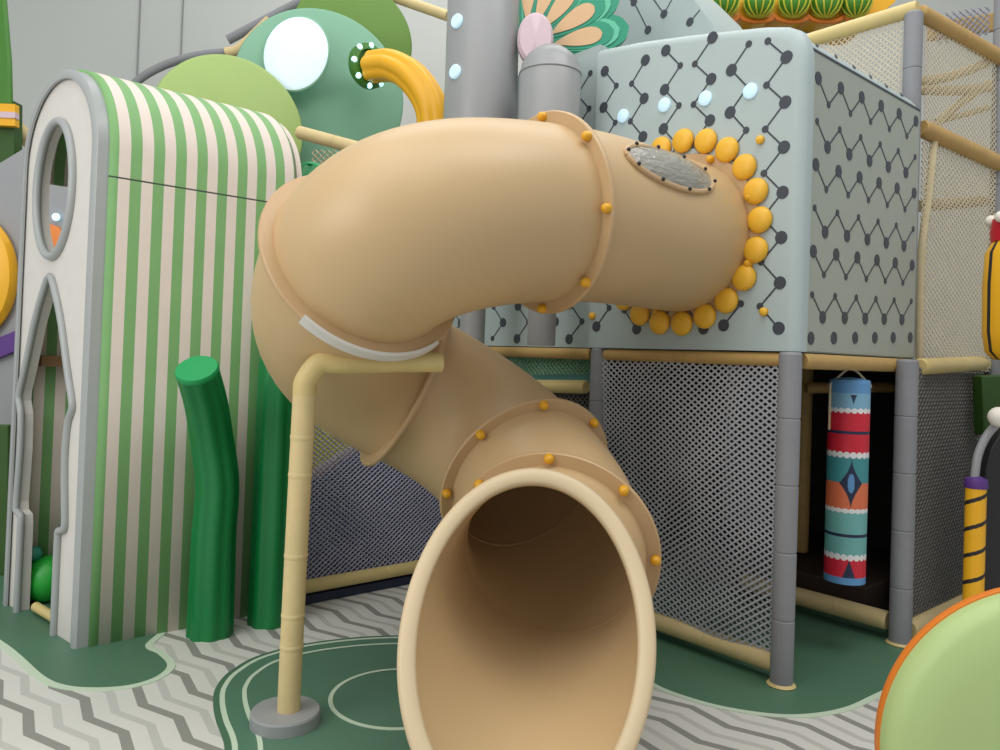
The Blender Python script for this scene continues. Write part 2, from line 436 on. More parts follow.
# ------------------------------------------------------------------ support pole
b0 = atz(285, 724); sup = thing('support_pole', b0, 'bent beige padded pole on a round grey base holding up the slide', 'pole')
g = M(); g.lathe([(.126, 0), (.130, .006), (.130, .048), (.126, .055), (1e-6, .056)], b0, Z, 'base_grey', 48); g.build('base', sup, smooth=25)
top = at(310, 364, 2.93)
g = M(); path = []
zs = [.05, .2, .5, .8, 1.1, 1.28]
for z in zs: t = (z-.05)/(top.z-.05); path.append(Vector((lerp(b0.x+.012, top.x-.015, t**1.15), lerp(b0.y, 2.93, t), z)))
pp = smooth_path(path, 8); 
n = len(pp)
cum = [0]
for i in range(1, n): cum.append(cum[-1]+(pp[i]-pp[i-1]).length)
rows = []
g.tube(pp, .043, 'beige_foam', 20); g.build('post', sup)
for h in (.32, .42, .66, .95, 1.1):   # bands taped round the foam
    q = min(pp, key=lambda v: abs(v.z-h)); g = M(); g.lathe([(.042, -.012), (.0447, -.006), (.0447, .006), (.042, .012)], q, Z, 'beige_foam', 20); g.build('foam_joint', sup)
e1 = at(441, 362, 3.12); cor = at(312, 362, 2.93); sp_ = pp[-1]
arm = smooth_path([sp_-Z*.02, sp_+Z*.035+Vector((.005, 0, 0)), cor+Vector((.03, .01, -.004)), cor+Vector((.10, .03, 0)), lerp(cor, e1, .6), e1], 8)
g = M(); g.tube(arm, lambda t: .044-.003*t, 'beige_vinyl', 20); g.build('arm', sup)

# ------------------------------------------------------------------ grey patterned playhouse on the frame
FA = 3.259
house = thing('raised_playhouse', W(3.8, 2.9, 1.5), 'raised pale grey box with dark dot and zigzag print, slide entering its front', 'playhouse')
def dot(g, c, n, r): g.lathe([(r, -.001), (r, .003), (1e-6, .0032)], c, n, 'ink', 20)
# front shell: profile in (b, z)
top_prof = [(1.755, 2.80), (1.760, 2.865), (1.775, 2.92), (1.80, 2.965), (1.86, 3.0), (1.98, 3.035), (2.14, 3.068), (2.4, 3.12), (2.7, 3.175), (3.0, 3.215), (3.02, 3.215)]
g = M(); prof = [(3.02, 1.5), (1.755, 1.5)]+top_prof
rowsA = []
def ins(pf, d):
    n = len(pf); cx, cz = 2.4, 2.3
    return [(b+(d if b < cx else -d)*(1 if i < len(pf)-1 and b < 2.0 else 0), z-(d if z > 2.7 else 0)) for i, (b, z) in enumerate(pf)]
secs = []
for a, dd in ((FA, .05), (FA+.006, .028), (FA+.02, .010), (FA+.04, 0), (FA+.085, 0)):
    secs.append([W(a, b, z) for b, z in ins(prof, dd)])
g.grid(secs, 'panel', True, True, True)
FN = -A
LB = [(l_-.03, r_-.03, b_) for l_, r_, b_ in [(2.99, 2.90, 0), (2.79, 2.70, 1), (2.565, 2.47, 0), (2.38, 2.28, 1), (2.166, 2.075, 0), (1.975, 1.878, 1)]]
for li, (bl, br, bigright) in enumerate(LB):
    pts = []
    k = 0; ph = {0: .03, 1: 0.0}[bigright]
    zt = 3.16 - (0 if li == 0 else .03 if li < 3 else .12)
    base = 2.86 if bigright else 2.875
    z = base+.4+(0.0)
    seq = []
    while z > 1.52:
        seq.append((bl if not bigright else br, z, .030)); seq.append((br if not bigright else bl, z-.105, .017)); z -= .207
    lim = [z_ for b_, z_ in top_prof]
    def topz(b):
        for (b1, z1), (b2, z2) in zip(top_prof, top_prof[1:]):
            if b1 <= b <= b2: return lerp(z1, z2, (b-b1)/max(1e-6, b2-b1))
        return 2.8
    seq = [s for s in seq if s[1] < topz(s[0])-.035 and s[1] > 1.53]
    for s in seq: dot(g, W(FA, s[0], s[1]), FN, s[2])
    for s, t in zip(seq, seq[1:]): g.strip(W(FA, s[0], s[1]), W(FA, t[0], t[1]), FN, .008, .002, 'ink')
    s = seq[-1]; 
fp = g.build('front_panel', house)
# right side with rounded roof edge behind the front
g = M(); pf = [(1.78, 1.5), (1.78, 2.885), (1.795, 2.925), (1.825, 2.96), (1.87, 2.99), (1.99, 3.02), (2.2, 3.06), (2.6, 3.13), (3.02, 3.19)]
g.grid([[W(a, b, z) for b, z in pf] for a in (FA+.085, 4.56)], 'panel')
g.box(W(4.52, 1.78, 1.5), B*1.24, A*.04, Z*1.4, 'panel')
for a in range(6):
    c = W(3.45+.19*a, 1.803, 2.938); g.strip(c, c+A*.05+B*.03+Z*.035, -B+Z, .014, .003, 'ink')
g.build('roof_shell', house)
g = M(); g.box(W(FA+.087, 1.770, 1.505), A*1.215, B*.03, Z*1.378, 'panel_side'); g.box(W(FA+.086, 1.768, 2.882), A*1.215, B*.03, Z*.012, 'ink')
SN = -B
for rr in range(7):
    zt = 2.768-.2005*rr; big_up = rr % 2 == 0; seq = []
    for k in range(6):
        a = 3.405+.221*k
        seq.append((a, zt+.012*k/1.2, .030 if big_up else .016)); seq.append((a+.105, zt-.098+.012*k/1.2, .016 if big_up else .030))
    seq = [s for s in seq if s[0] < 4.55 and s[1] > 1.52]
    for s in seq: dot(g, W(s[0], 1.770, s[1]), SN, s[2])
    if len(seq) == 6: seq = []
    for s, t in zip(seq, seq[1:]): g.strip(W(s[0], 1.770, s[1]), W(t[0], 1.770, t[1]), SN, .008, .002, 'ink')
g.build('side_panel', house)
# left extension panel
g = M(); g.box(W(FA+.03, 3.03, 1.5), A*.06, B*1.42, Z*1.75, 'panel')
for k, b in enumerate((3.10, 3.32, 3.56, 3.80, 4.02, 4.25)):
    z = 3.1; seq = []
    while z > 1.6: seq.append((b, z, .030 if k % 2 else .018)); seq.append((b+.10, z-.104, .018 if k % 2 else .030)); z -= .207
    for s in seq: dot(g, W(FA+.03, s[0], s[1]), FN, s[2])
    for s, t in zip(seq, seq[1:]): g.strip(W(FA+.03, s[0], s[1]), W(FA+.03, t[0], t[1]), FN, .008, .002, 'ink')
g.build('wing_panel', house)
# rear roof gable with the same print
g = M(); c0 = W(4.0, 2.6, 0); pl = W(4.05, 2.6, 0)
edge = [onp(x, y, pl, A) for x, y in ((590, -60), (640, -45), (672, -22), (696, 2), (712, 24), (722, 50), (722, 90), (560, 90), (545, -60))]
g.prism(edge, A*.5, 'panel')
for k, (x, y) in enumerate(((606, 5), (634, 2), (664, 14), (690, 22), (648, 30), (690, 60), (616, 32))):
    q = onp(x, y, pl, A); dot(g, q, FN, .028)
for q1, q2 in (((606, 5), (616, 32)), ((634, 2), (648, 30)), ((664, 14), (676, -8)), ((690, 22), (700, 10)), ((634, 2), (606, -16)), ((664, 14), (640, -20))):
    g.strip(onp(*q1, pl, A), onp(*q2, pl, A), FN, .008, .002, 'ink')
g.build('gable_panel', house)
# sunflower of yellow discs
for k in range(21):
    a = 2*PI*k/21+.12; c = W(FA-.004, 2.42+.468*math.cos(a), 2.095+.468*math.sin(a))
    g = M(); g.lathe([(.060, 0), (.063, .008), (.060, .02), (.046, .032), (.02, .037), (1e-6, .038)], c, FN, 'petal_yellow', 28); g.build('petal_disc', house, smooth=60)
for b, z in ((2.81, 2.78), (2.53, 2.778), (2.278, 2.755), (2.026, 2.732)):
    g = M(); g.lathe([(.037, 0), (.037, .01), (.03, .015), (1e-6, .016)], W(FA-.001, b, z), FN, 'light', 28); g.build('round_light', house)
for b, z in ((1.965, 2.487), (1.921, 1.68), (2.989, 1.679)):
    g = M(); g.lathe([(.02, 0), (.02, .015), (.012, .024), (1e-6, .026)], W(FA-.001, b, z), FN, 'petal_yellow', 16); g.build('cap_knob', house)
# deck floor carried by the frame
g = M(); g.box(W(3.37, 1.86, 1.44), A*3.1, B*3.3, Z*.06, 'slab'); g.build('deck', house)

# ------------------------------------------------------------------ posts and rails
def post(p, z0, z1, r, label, m='grey_foam', foot=True):
    p = Vector((p.x, p.y, 0)); t = thing('padded_post', p+Z*z0, label, 'post', None)
    padded(p+Z*z0, p+Z*z1, r, m, .33).build('foam_sleeve', t, smooth=20)
    if foot: g = M(); g.lathe([(r+.010, 0), (r+.014, .004), (r+.004, .014), (r, .014)], p+Z*(z0+.004), Z, 'beige_vinyl', 28); g.build('foot_ring', t)
    return t
post(W(3.275, 1.795, 0), 0, 1.497, .050, 'grey padded post under the near corner of the patterned playhouse')
post(W(3.30, 2.965, 0), 0, 1.497, .050, 'grey padded post partly hidden behind the slide, left end of the white net')
P2p = W(4.28, 1.69, 0)
post(P2p, 0, 1.49, .055, 'grey padded post under the far right corner of the playhouse, right of the hanging bag')
U2 = onp(913, 50, W(4.66, 1.7, 0), A); U2.z = 0; UB = AB(U2)
ztop = onp(918, 8, W(4.66, 0, 0), A).z
post(U2, 1.5, ztop-.02, .05, 'upper grey padded post rising behind the far corner of the patterned box', foot=False)
def rail(p, q, r, m, label, name='padded_rail', seams=.3):
    o = padded(p, q, r, m, seams).build(name, smooth=20); tag(o, label, 'rail'); return o
rail(W(3.29, 1.84, 1.462), W(3.29, 2.91, 1.462), .032, 'tan_vinyl', 'beige padded rail along the front bottom edge of the patterned box', seams=.6)
rail(W(3.29, 3.02, 1.462), W(3.29, 4.45, 1.462), .032, 'tan_vinyl', 'beige padded rail under the left wing of the patterned box, behind the slide', seams=.6)
rail(W(3.34, 1.775, 1.458), W(4.50, 1.76, 1.458), .036, 'tan_vinyl', 'beige padded rail below the printed side of the box, above the hanging bag', seams=.6)
rail(W(3.30, 1.83, .085), W(3.30, 2.95, .085), .046, 'beige_foam', 'low beige padded rail at the foot of the white net', seams=.33)
rail(W(4.30, 1.76, .10), W(4.30, 2.62, .10), .05, 'beige_foam', 'low beige padded rail on the floor behind the hanging bag', seams=.28)
# nets under the deck
n1 = net(W(3.29, 1.83, .12), W(3.29, 2.93, .12), W(3.29, 2.93, 1.44), W(3.29, 1.83, 1.44), .029, .0100, 'net_white', 'safety_net', amp=.02, asp=1.3)
tag(n1, 'white diamond safety net below the playhouse front, right of the slide mouth', 'net')
# play space below the deck, its shade put into near-black walls
g = M(); g.box(W(5.6, 1.8, 0), B*3.2, A*.08, Z*1.43, 'dark'); struct(g.build('shade_wall_right', smooth=0))
g = M(); g.box(W(4.46, 1.95, 0), A*1.05, B*1.5, Z*.2, 'dark_brown'); 
tag(g.build('play_platform', bevel=.01), 'low dark brown padded platform behind the hanging bag', 'platform')
g = M(); g.box(W(3.50, 3.55, 0), A*2.0, B*.06, Z*1.43, 'dark'); struct(g.build('shade_wall_inner', smooth=0))
pf_ = at(803, 480, 5.1)
rail(Vector((pf_.x, pf_.y, .22)), Vector((pf_.x, pf_.y, 1.43)), .045, 'tan_vinyl', 'upright beige padded bar in the dark behind the near corner post', name='padded_bar')
rail(at(806, 388, 4.9), at(893, 387, 4.9), .035, 'tan_vinyl', 'beige padded crossbar in the dark behind the top of the hanging bag', name='padded_bar')
# lower right net wall
rn0, rn1 = W(4.35, 1.68, .07), W(5.45, 1.68, .07)
rail(rn0, rn1, .05, 'beige_foam', 'low beige padded rail right of the far corner post, behind the lime disk')
n2 = net(W(4.34, 1.68, .10), W(5.6, 1.68, .10), W(5.6, 1.68, 1.45), W(4.34, 1.68, 1.45), .030, .008, 'net_grey', 'safety_net')
tag(n2, 'dark grey net below the right rail, beside the far corner post', 'net')
g = M(); g.box(W(4.75, 1.86, 0), A*.8, B*.05, Z*1.42, 'dark'); struct(g.build('shade_wall_net', smooth=0))  # near-black wall added so the space behind the net looks shaded
rail(W(4.44, 1.69, 1.455), W(5.62, 1.69, 1.50), .045, 'beige_vinyl', 'beige padded rail level with the box floor, right of the box', seams=.6)
# upper right climbing net
rail(W(4.66, UB[1]-.02, ztop), W(4.66, 3.4, ztop), .045, 'beige_vinyl', 'upper beige rail running left from the tall post above the box roof', seams=.7)
pr = at(990, 170, 4.75)
def pz(x, y, t=0): # plane from the tall post to the right edge post
    n = (Vector((pr.x, pr.y, 0))-U2).cross(Z).normalized(); return onp(x, y, U2, n)
rail(pz(919, 12), pz(1003, 60), .045, 'tan_vinyl', 'upper beige rail sloping right from the top of the tall post', seams=.5)
rail(pz(921, 128), pz(1003, 166), .05, 'tan_vinyl', 'middle beige rail sloping right from the tall post, above the climbing net', seams=.5)
post(pz(995, 200)+Vector((.06, .04, 0)), 0, 3.9, .062, 'grey post at the right edge of the photo behind the yellow lantern', foot=False)
nn1 = net(pz(924, 25), pz(996, 60), pz(996, 160), pz(924, 128), .025, .0055, 'net_beige', 'climbing_net'); tag(nn1, 'cream climbing net between the two sloping rails at the upper right', 'net')
nn2 = net(pz(922, 140), pz(996, 165), pz(990, 372), pz(918, 368), .025, .0075, 'net_beige', 'climbing_net'); tag(nn2, 'cream climbing net right of the patterned box, above the level rail', 'net')
nn3 = net(W(4.66, UB[1]+.06, 2.9), W(4.66, 3.3, 2.9), W(4.66, 3.3, ztop-.03), W(4.66, UB[1]+.06, ztop-.03), .025, .006, 'net_beige', 'climbing_net'); tag(nn3, 'cream net above the box roof, left of the tall post', 'net')
g = M(); g.tube(smooth_path([pz(934, 142), pz(928, 200), pz(921, 260), pz(919, 366)], 6), .022, 'rope', 10); tag(g.build('net_border_rope'), 'thick cream rope edging the climbing net beside the patterned box', 'rope')
back = (U2-Vector((pr.x, pr.y, 0))).cross(Z).normalized()
if back.y < 0: back = -back
for lab, pts, r in (('curved cream rope below the upper rail at the right, topmost of its fan', [(922, 80), (950, 76), (975, 68), (994, 60)], .028),
                    ('straight cream rope just below the topmost rope of the fan', [(922, 88), (960, 89), (994, 86)], .03),
                    ('cream rope slanting steeply up to the right in the fan of ropes', [(938, 126), (960, 106), (994, 82)], .026),
                    ('thin cream rope rising gently above the middle sloping rail', [(940, 120), (966, 114), (994, 106)], .018)):
    g = M(); g.tube(smooth_path([pz(*q)+back*.035 for q in pts], 6), r, 'rope', 10); tag(g.build('climbing_rope'), lab, 'rope', 'fan of ropes in the upper right net')
g = M(); g.tube([pz(924, 205)+back*.04, pz(990, 200)+back*.04], .035, 'rope', 12); tag(g.build('climbing_rope'), 'thick level rope across the top of the net right of the box', 'rope')
# things seen beyond the upper net
g = M(); g.box(at(930, 40, 6.6), (2.6, .2, .55), (0, .06, 0), (0, 0, .16), 'tan_vinyl'); tag(g.build('padded_beam', bevel=.02), 'tan sloping beam beyond the tall post at the top right', 'beam')
n4 = net(at(938, 44, 6.5), at(990, 34, 6.5), at(990, 6, 6.5), at(938, 14, 6.5), .04, .012, 'net_dark', 'safety_net'); tag(n4, 'small dark net patch beyond the upper right rail', 'net')

# ------------------------------------------------------------------ left of centre: net wall with blue panel
g = M(); a0_, b0_ = W(2.0, 4.18, 0), W(4.4, 4.18, 0)
pq = W(2, 4.16, 0); g.prism([onp(x, y, pq, B) for x, y in ((296, 488), (352, 453), (430, 395), (500, 395), (500, 585), (296, 597))], B*.05, 'blue_pad'); tag(g.build('padded_wall_panel', bevel=.02), 'violet blue padded panel behind the net left of the slide mouth', 'panel')
n5 = net(W(1.95, 4.0, .12), W(3.25, 4.0, .12), W(3.25, 4.0, 1.05), W(1.95, 4.0, 1.05), .027, .0085, 'net_dark', 'safety_net', amp=.01, asp=1.3); tag(n5, 'bluish grey net between the support pole and the slide mouth', 'net')
rail(W(1.95, 4.0, .10), W(3.22, 4.0, .10), .038, 'beige_vinyl', 'low beige rail under the bluish net, left of the slide mouth', seams=.7)
g = M(); g.box(W(1.95, 3.99, 0), A*1.3, B*.1, Z*.05, 'navy'); tag(g.build('kickboard'), 'dark navy kickboard on the floor below the bluish net', 'board')
dq = W(2.0, 4.05, 0)
d1_, d2_ = onp(312, 476, dq, B), onp(352, 450, dq, B)
rail(d1_, d2_+(d2_-d1_)*.6, .03, 'pink', 'short slanting pinkish bar above the bluish net behind the support pole')
g = M(); q = [onp(x, y, dq, B)+B*.25 for x, y in ((300, 500), (440, 500), (440, 405), (300, 405))]; g.prism(q, B*.04, 'melon_line'); tag(g.build('yellow_board'), 'dull yellow board behind the yellow net patch', 'board')
# patch between slide and front net
wp = W(3.36, 3.2, 0)
def wn(x, y, d=0): return onp(x, y, wp, A)+A*d
rail(wn(534, 386, -.03), wn(590, 387, -.03), .040, 'beige_vinyl', 'short level beige rail seen between the slide and the white net')
n7 = net(wn(450, 377), wn(592, 374), wn(592, 353), wn(450, 353), .025, .009, 'net_green', 'safety_net'); tag(n7, 'narrow green tinted net strip below the left wing of the box', 'net')
n9 = net(wn(500, 440), wn(592, 440), wn(592, 394), wn(500, 394), .026, .009, 'net_grey', 'safety_net'); tag(n9, 'small grey net patch below the short level rail behind the slide', 'net')
g = M(); q = [wn(x, y, .06) for x, y in ((440, 388), (598, 388), (598, 352), (440, 352))]; g.prism(q, A*.03, 'aqua'); tag(g.build('pale_board'), 'pale blue green board behind the narrow net strip', 'board')

# ------------------------------------------------------------------ columns in front of the wing panel
def column(cx, Y, r, ztop, stem, label, leds=False):
    c = at(cx, 200, Y); c.z = 0; t = thing('rounded_column', Vector((c.x, c.y, 1.46)), label, 'column')
    pr_ = [(stem, 1.5), (stem, 1.95), (r*.8, 2.15), (r, 2.35), (r, ztop-r), (r*.99, ztop-r*.98), (r*.93, ztop-r*.62), (r*.75, ztop-r*.34), (r*.45, ztop-r*.1), (1e-6, ztop)]
    g = M(); g.lathe(pr_, c, Z, 'grey_col', 40); g.build('column_body', t, smooth=50)
    if leds:
        for y in (25, 75):
            q = at(447, y, Y-r*.5); nrm = Vector((-.66, -.75, 0)); q = Vector((c.x, c.y, q.z))+nrm*(r-.002)
            g = M(); g.lathe([(.042, 0), (.042, .012), (.034, .02), (1e-6, .02)], q, nrm, 'light', 24); g.build('round_light', t)
    else:
        g = M(); g.lathe([(r+.002, -.004), (r+.004, 0), (r+.002, .004)], Vector((c.x, c.y, ztop-r*.95)), Z, 'grey_col', 40); g.build('seam_ring', t)
    return t
column(477, 4.62, .218, 4.1, .075, 'tall fat grey column with small round lights behind the top of the slide', True)
column(546, 4.28, .172, 3.165, .078, 'shorter grey column with domed top between the slide and the palmette')
# ------------------------------------------------------------------ palmette ornament
pt = thing('palmette_ornament', at(535, 60, 4.5), 'shell shaped ornament of teal and peach petals with pink centre beside the columns', 'ornament')
def pal(x, y, dy=0): return at(x, y, 4.62+dy)
for ang, L, w in ((13, 106, 18), (33, 110, 18), (52, 104, 16), (70, 104, 15), (88, 104, 15), (106, 100, 14)):
    a = math.radians(ang); ux, uy = math.cos(a), -math.sin(a); vx, vy = -uy, ux
    def leaf(k, off):
        out = []; n = 22
        for i in range(n+1):
            s = i/n; wl = w*k*(math.sin(min(1, s/.72)*PI/2) if s < .72 else math.sqrt(max(0, 1-((s-.72)/.28)**2)))
            out.append((s, wl))
        ptsl = [(526+ux*L*(s*k+(1-k)*.5)+vx*q, 50+uy*L*(s*k+(1-k)*.5)+vy*q) for s, q in out]+[(526+ux*L*(s*k+(1-k)*.5)-vx*q, 50+uy*L*(s*k+(1-k)*.5)-vy*q) for s, q in out[::-1]]
        return [pal(x, y, off) for x, y in ptsl]
    g = M(); dd = -.004*(ang//13)
    g.prism(leaf(1.0, dd)[:-1], (0, .05, 0), 'shell_teal'); g.prism(leaf(.82, dd-.008)[:-1], (0, .01, 0), 'shell_ridge')
    g.prism(leaf(.70, dd-.014)[:-1], (0, .01, 0), 'shell_teal'); g.prism(leaf(.48, dd-.020)[:-1], (0, .01, 0), 'peach'); g.build('petal', pt, smooth=0)
c = pal(535, 42, -.10); g = M()
g.lathe([(.105, 0), (.105, .05), (.09, .068), (1e-6, .07)], Vector((0, 0, 0)), (0, -1, 0), 'pink', 32)
for v in g.v: v.z *= 1.45
g.v = [v+c for v in g.v]; g.build('centre_boss', pt)

# ------------------------------------------------------------------ background disks
def bgdisk(cx, cy, rp, Y, t, m, label, extra=None, sx=1.0):
    c = at(cx, cy, Y); r = rp*Y/F; n = (Vector((0, 0, 0))-Vector((c.x, c.y, 0))).normalized(); n = (n+Vector((.12, 0, 0))).normalized()
    th = thing('disk_ornament', c-Z*r, label, 'panel')
    g = M(); g.disc(c, n, r, t, m, 72, .2); g.build('disc_body', th, smooth=40)
    g = M(); q = c-n*.03; g.lathe([(.035, 0), (.035, c.z)], Vector((q.x, q.y, 0)), Z, 'grey_foam', 16); g.build('stem', th); return th, c, n, r
bgdisk(352, 42, 60, 6.3, .08, 'dark_green_bg', 'dark olive green disk at the top behind the teal disk')
th, c, n, r = bgdisk(320, 95, 84, 6.0, .08, 'teal_bg', 'pale teal disk carrying an oval white screen')
g = M(); sc = at(297, 55, 5.74); 
g.lathe([(.262, 0), (.262, .03), (.235, .042), (1e-6, .044)], (0, 0, 0), (0, -1, 0), 'screen', 56)
for v in g.v: v.x *= .90; v.z *= 1.05
rm = Matrix.Rotation(.25, 3, 'Y'); g.v = [rm @ v+sc for v in g.v]; so = g.build('oval_screen', th); so['label'] = 'glowing white oval screen'
g = M(); g.lathe([(.265, 0), (.275, .012), (.275, .02), (.262, .03)], (0, 0, 0), (0, -1, 0), 'teal_bg', 56)
for v in g.v: v.x *= .90; v.z *= 1.05
g.v = [rm @ v+sc for v in g.v]; g.build('screen_bezel', th)
bgdisk(228, 130, 73, 5.5, .08, 'lime_bg', 'lime green disk rising behind the striped house roof')
# yellow lobed tube with a lit socket
yt = thing('curved_yellow_tube', at(370, 68, 5.7), 'curved yellow ribbed tube bending down out of the teal disk', 'tube')
path = smooth_path([at(372, 67, 5.72), at(392, 66, 5.6), at(413, 78, 5.5), (at(430, 104, 5.45)), at(434, 134, 5.45), at(434, 190, 5.45)], 8)
g = M(); g.tube(path, .118, 'yellow', 48, True, fn=lambda i, j: 'yellow', ribs=6, ribd=.13); g.build('tube_body', yt, smooth=50)
g = M(); q = at(366, 67, 5.78); ax = Vector((.75, -.65, .0)).normalized(); g.lathe([(.15, -.02), (.165, .0), (.165, .05), (.12, .06), (.11, .03)], q, ax, 'leaf', 32); col = g.build('socket_collar', yt)
for k in range(8):
    a = 2*PI*k/8; y_ = ax.cross(Z); p = q+ax*.05+(Z*math.cos(a)+y_*math.sin(a))*.15; g = M(); g.ball(p, .022, 'led', k=6, seg=10); g.build('bulb', yt)
# tubes along the top left
g = M(); g.tube(smooth_path([at(120, 100, 6.4), at(140, 79, 6.4), at(165, 65, 6.4), at(195, 56, 6.4), at(226, 52, 6.4)], 8), .034, 'grey_foam', 14); tag(g.build('curved_rail'), 'curved grey padded tube above the lime disk', 'rail')
g = M(); g.tube(smooth_path([at(226, 53, 6.38), at(240, 48, 6.38), at(270, 20, 6.38)], 6), .042, 'beige_foam', 14); tag(g.build('padded_rail'), 'short beige padded rail end left of the teal disk', 'rail')
g = M(); g.tube([at(228, 40, 6.7), at(330, -14, 6.7)], .04, 'grey_foam', 14); tag(g.build('padded_rail'), 'grey sloping bar behind the top of the teal disk', 'rail')
g = M(); g.tube([at(385, -6, 6.6), at(448, 16, 6.4)], .045, 'beige_foam', 14); tag(g.build('padded_rail'), 'beige rail at the top left of the tall grey column', 'rail')
rail(at(298, 132, 5.0), at(372, 152, 4.9), .042, 'beige_foam', 'beige padded rail end above the slide, right of the striped house', seams=.25)
g = M(); g.lathe([(.05, 0), (.05, 2.55)], Vector((at(314, 150, 5.1).x, 5.1, 0)), Z, 'grey_foam', 16); tag(g.build('padded_post'), 'grey post under the short beige rail behind the striped house', 'post')
n8 = net(at(312, 200, 5.2), at(440, 200, 5.2), at(440, 150, 5.2), at(312, 150, 5.2), .03, .008, 'net_beige', 'safety_net'); tag(n8, 'pale net behind the top of the slide, below the teal disk', 'net')

# ------------------------------------------------------------------ melon garland, upper right
mg = thing('scalloped_trough', at(790, 15, 6.0), 'orange scalloped trough holding striped green balls at the top right', 'trough')
g = M(); Yg = 6.0
outl = [(690, -40), (905, -40), (895, 2), (880, 14)]
pts = []
for x0 in (862, 826, 792, 757, 722):
    for k in range(7): a = PI*k/6; pts.append((x0+17*math.cos(a), 14+6*math.sin(a)))
pts += [(700, 14), (690, 0)]
g.prism([at(x, y, Yg) for x, y in outl+pts], (0, .5, 0), 'yellow'); g.build('trough_body', mg)
g = M(); g.tube([at(x, y+2, Yg-.02) for x, y in pts], .018, 'orange', 8); g.build('scallop_edge', mg)
for x in (743, 806):
    g = M(); q = at(x, 22, 6.3); g.lathe([(.07, 0), (.07, q.z+.3)], Vector((q.x, q.y, 0)), Z, 'grey_foam', 16); tag(g.build('padded_post'), 'grey post below the orange trough, '+('left of the pair' if x == 743 else 'right of the pair'), 'post', 'posts below the trough')
labs = ['left end', 'second from the left', 'middle', 'second from the right', 'right end']
proto = None
for k, x in enumerate((724, 759, 794, 826, 856)):
    q = at(x, 2, 5.93)
    if proto is None:
        g = M(); g.ball((0, 0, 0), .115, 'melon', (0, 0, 1), 12, 32); proto = g.build('striped_ball', smooth=60); proto.location = q-Z*.115; o = proto
        for kk in range(6):
            a = kk*PI/6; b = M(); b.tube([Vector((math.cos(a)*math.sin(t), math.sin(a)*math.sin(t), math.cos(t)))*.118+Z*.115 for t in [2*PI*i/40 for i in range(41)]], .006, 'melon_line', 6, False)
            so_ = b.build('stripe', None, smooth=60)
            off = so_.location.copy(); so_.parent = proto; so_.location = off
    else:
        o = copy_tree(proto); o.location = q-Z*.115
    tag(o, 'green ball with yellow stripes in the orange trough, '+labs[k], 'ball', 'striped balls in the trough')

# ------------------------------------------------------------------ striped arched house at left
HA, HB = .945, 4.005
faz = math.radians(-40.7-10); FD = Vector((math.sin(faz), math.cos(faz), 0)); FNl = Vector((FD.y, -FD.x, 0))
if FNl.y > 0: FNl = -FNl
HW = .91; HT = 2.80; HR = HW/2; O = W(HA, HB, 0)
sh = thing('striped_playhouse', O, 'tall arched playhouse with green and cream stripes and a white front with oval window', 'playhouse')
def arch(n=28, d=0, z0=0.0):
    pts = [(d, z0)]
    zs = HT-HR
    for k in range(n+1):
        a = PI-PI*k/n; pts.append((HR+(HR-d)*math.cos(a)*1, zs+(HR-d)*math.sin(a)))
    pts.append((HW-d, z0)); return pts
def HP(s, z, a=0): return O+FD*s+Z*z+A*a
DEP = .93
# shell: outer near wall + roof striped along the depth, plus seam line
bands = [(0, .02, 'stripe')]; a = .02; k = 0
greens = []
edges = [0.0]; mats_ = []
x = .035; mats_.append('stripe')
cur = .035; edges.append(.035+.008)
pitch = .105; start = .043
edges = [0.0]; mats_ = ['stripe']; e = .04
while e < DEP:
    edges.append(e); mats_.append('cream'); edges.append(e+.053); mats_.append('stripe'); e += pitch
edges.append(DEP+.01)
g = M(); ar = arch(36)
near = [(0.0, 0.0), (0.0, 1.2), (0.0, 2.215), (0.0, 2.223)]+ar[1:-1]
near += [(HW, 2.3)]
seam_i = 2
for i in range(len(edges)-1):
    g.grid([[HP(s, z, edges[i]+.015) for s, z in near], [HP(s, z, edges[i+1]+.015) for s, z in near]], mats_[i], fn=lambda r, j, i=i: 'seam' if j == seam_i else mats_[i])
# lower part of the far wall
for i in range(len(edges)-1):
    g.grid([[HP(HW-.002, z, edges[i]+.015) for z in (0, 1.75)], [HP(HW-.002, z, edges[i+1]+.015) for z in (0, 1.75)]], mats_[i])
# inner skin and rear
shl = g.build('striped_shell', sh, smooth=30)
md = shl.modifiers.new('thick', 'SOLIDIFY'); md.thickness = .03; md.offset = 0
g = M(); g.prism([HP(s, z, DEP+.05) for s, z in arch(24, .01)], A*.03, 'cream'); g.build('rear_panel', sh)
# front panel with openings, built by polygon with bridged holes via bmesh boolean-free triangulation
def ovalh(n=40): return [(.492+.222*math.cos(2*PI*k/n), 2.205+.345*math.sin(2*PI*k/n)) for k in range(n)]
door = [(.185, 0.0), (.185, .44), (.175, .49), (.13, .505), (.115, .55), (.145, .82), (.13, 1.00), (.09, 1.07), (.10, 1.12), (.16, 1.25), (.245, 1.46), (.33, 1.61), (.41, 1.70),
        (.49, 1.61), (.575, 1.46), (.66, 1.25), (.72, 1.12), (.725, 1.07), (.69, 1.00), (.68, .82), (.70, .55), (.69, .505), (.64, .49), (.63, .44), (.63, 0.0)]
door = [(s_*1.06+.065, z_*1.035) for s_, z_ in door]
bm = bmesh.new()
def loop(pts, closed=True):
    vs = [bm.verts.new(HP(s, z)) for s, z in pts]; es = [bm.edges.new((vs[i], vs[(i+1) % len(vs)])) for i in range(len(vs))]; return es
outer = arch(36)
outline = outer[:1]+outer[1:]+[(HW, 0)]
outline = [(0, 0)]+outer[1:-1]+[(HW, 0)]+door[::-1]
es = loop(outline)+loop(ovalh())
bmesh.ops.triangle_fill(bm, edges=es, use_beauty=True)
me = bpy.data.meshes.new('front_panel'); bm.to_mesh(me); bm.free(); me.materials.append(MT['face_white'])
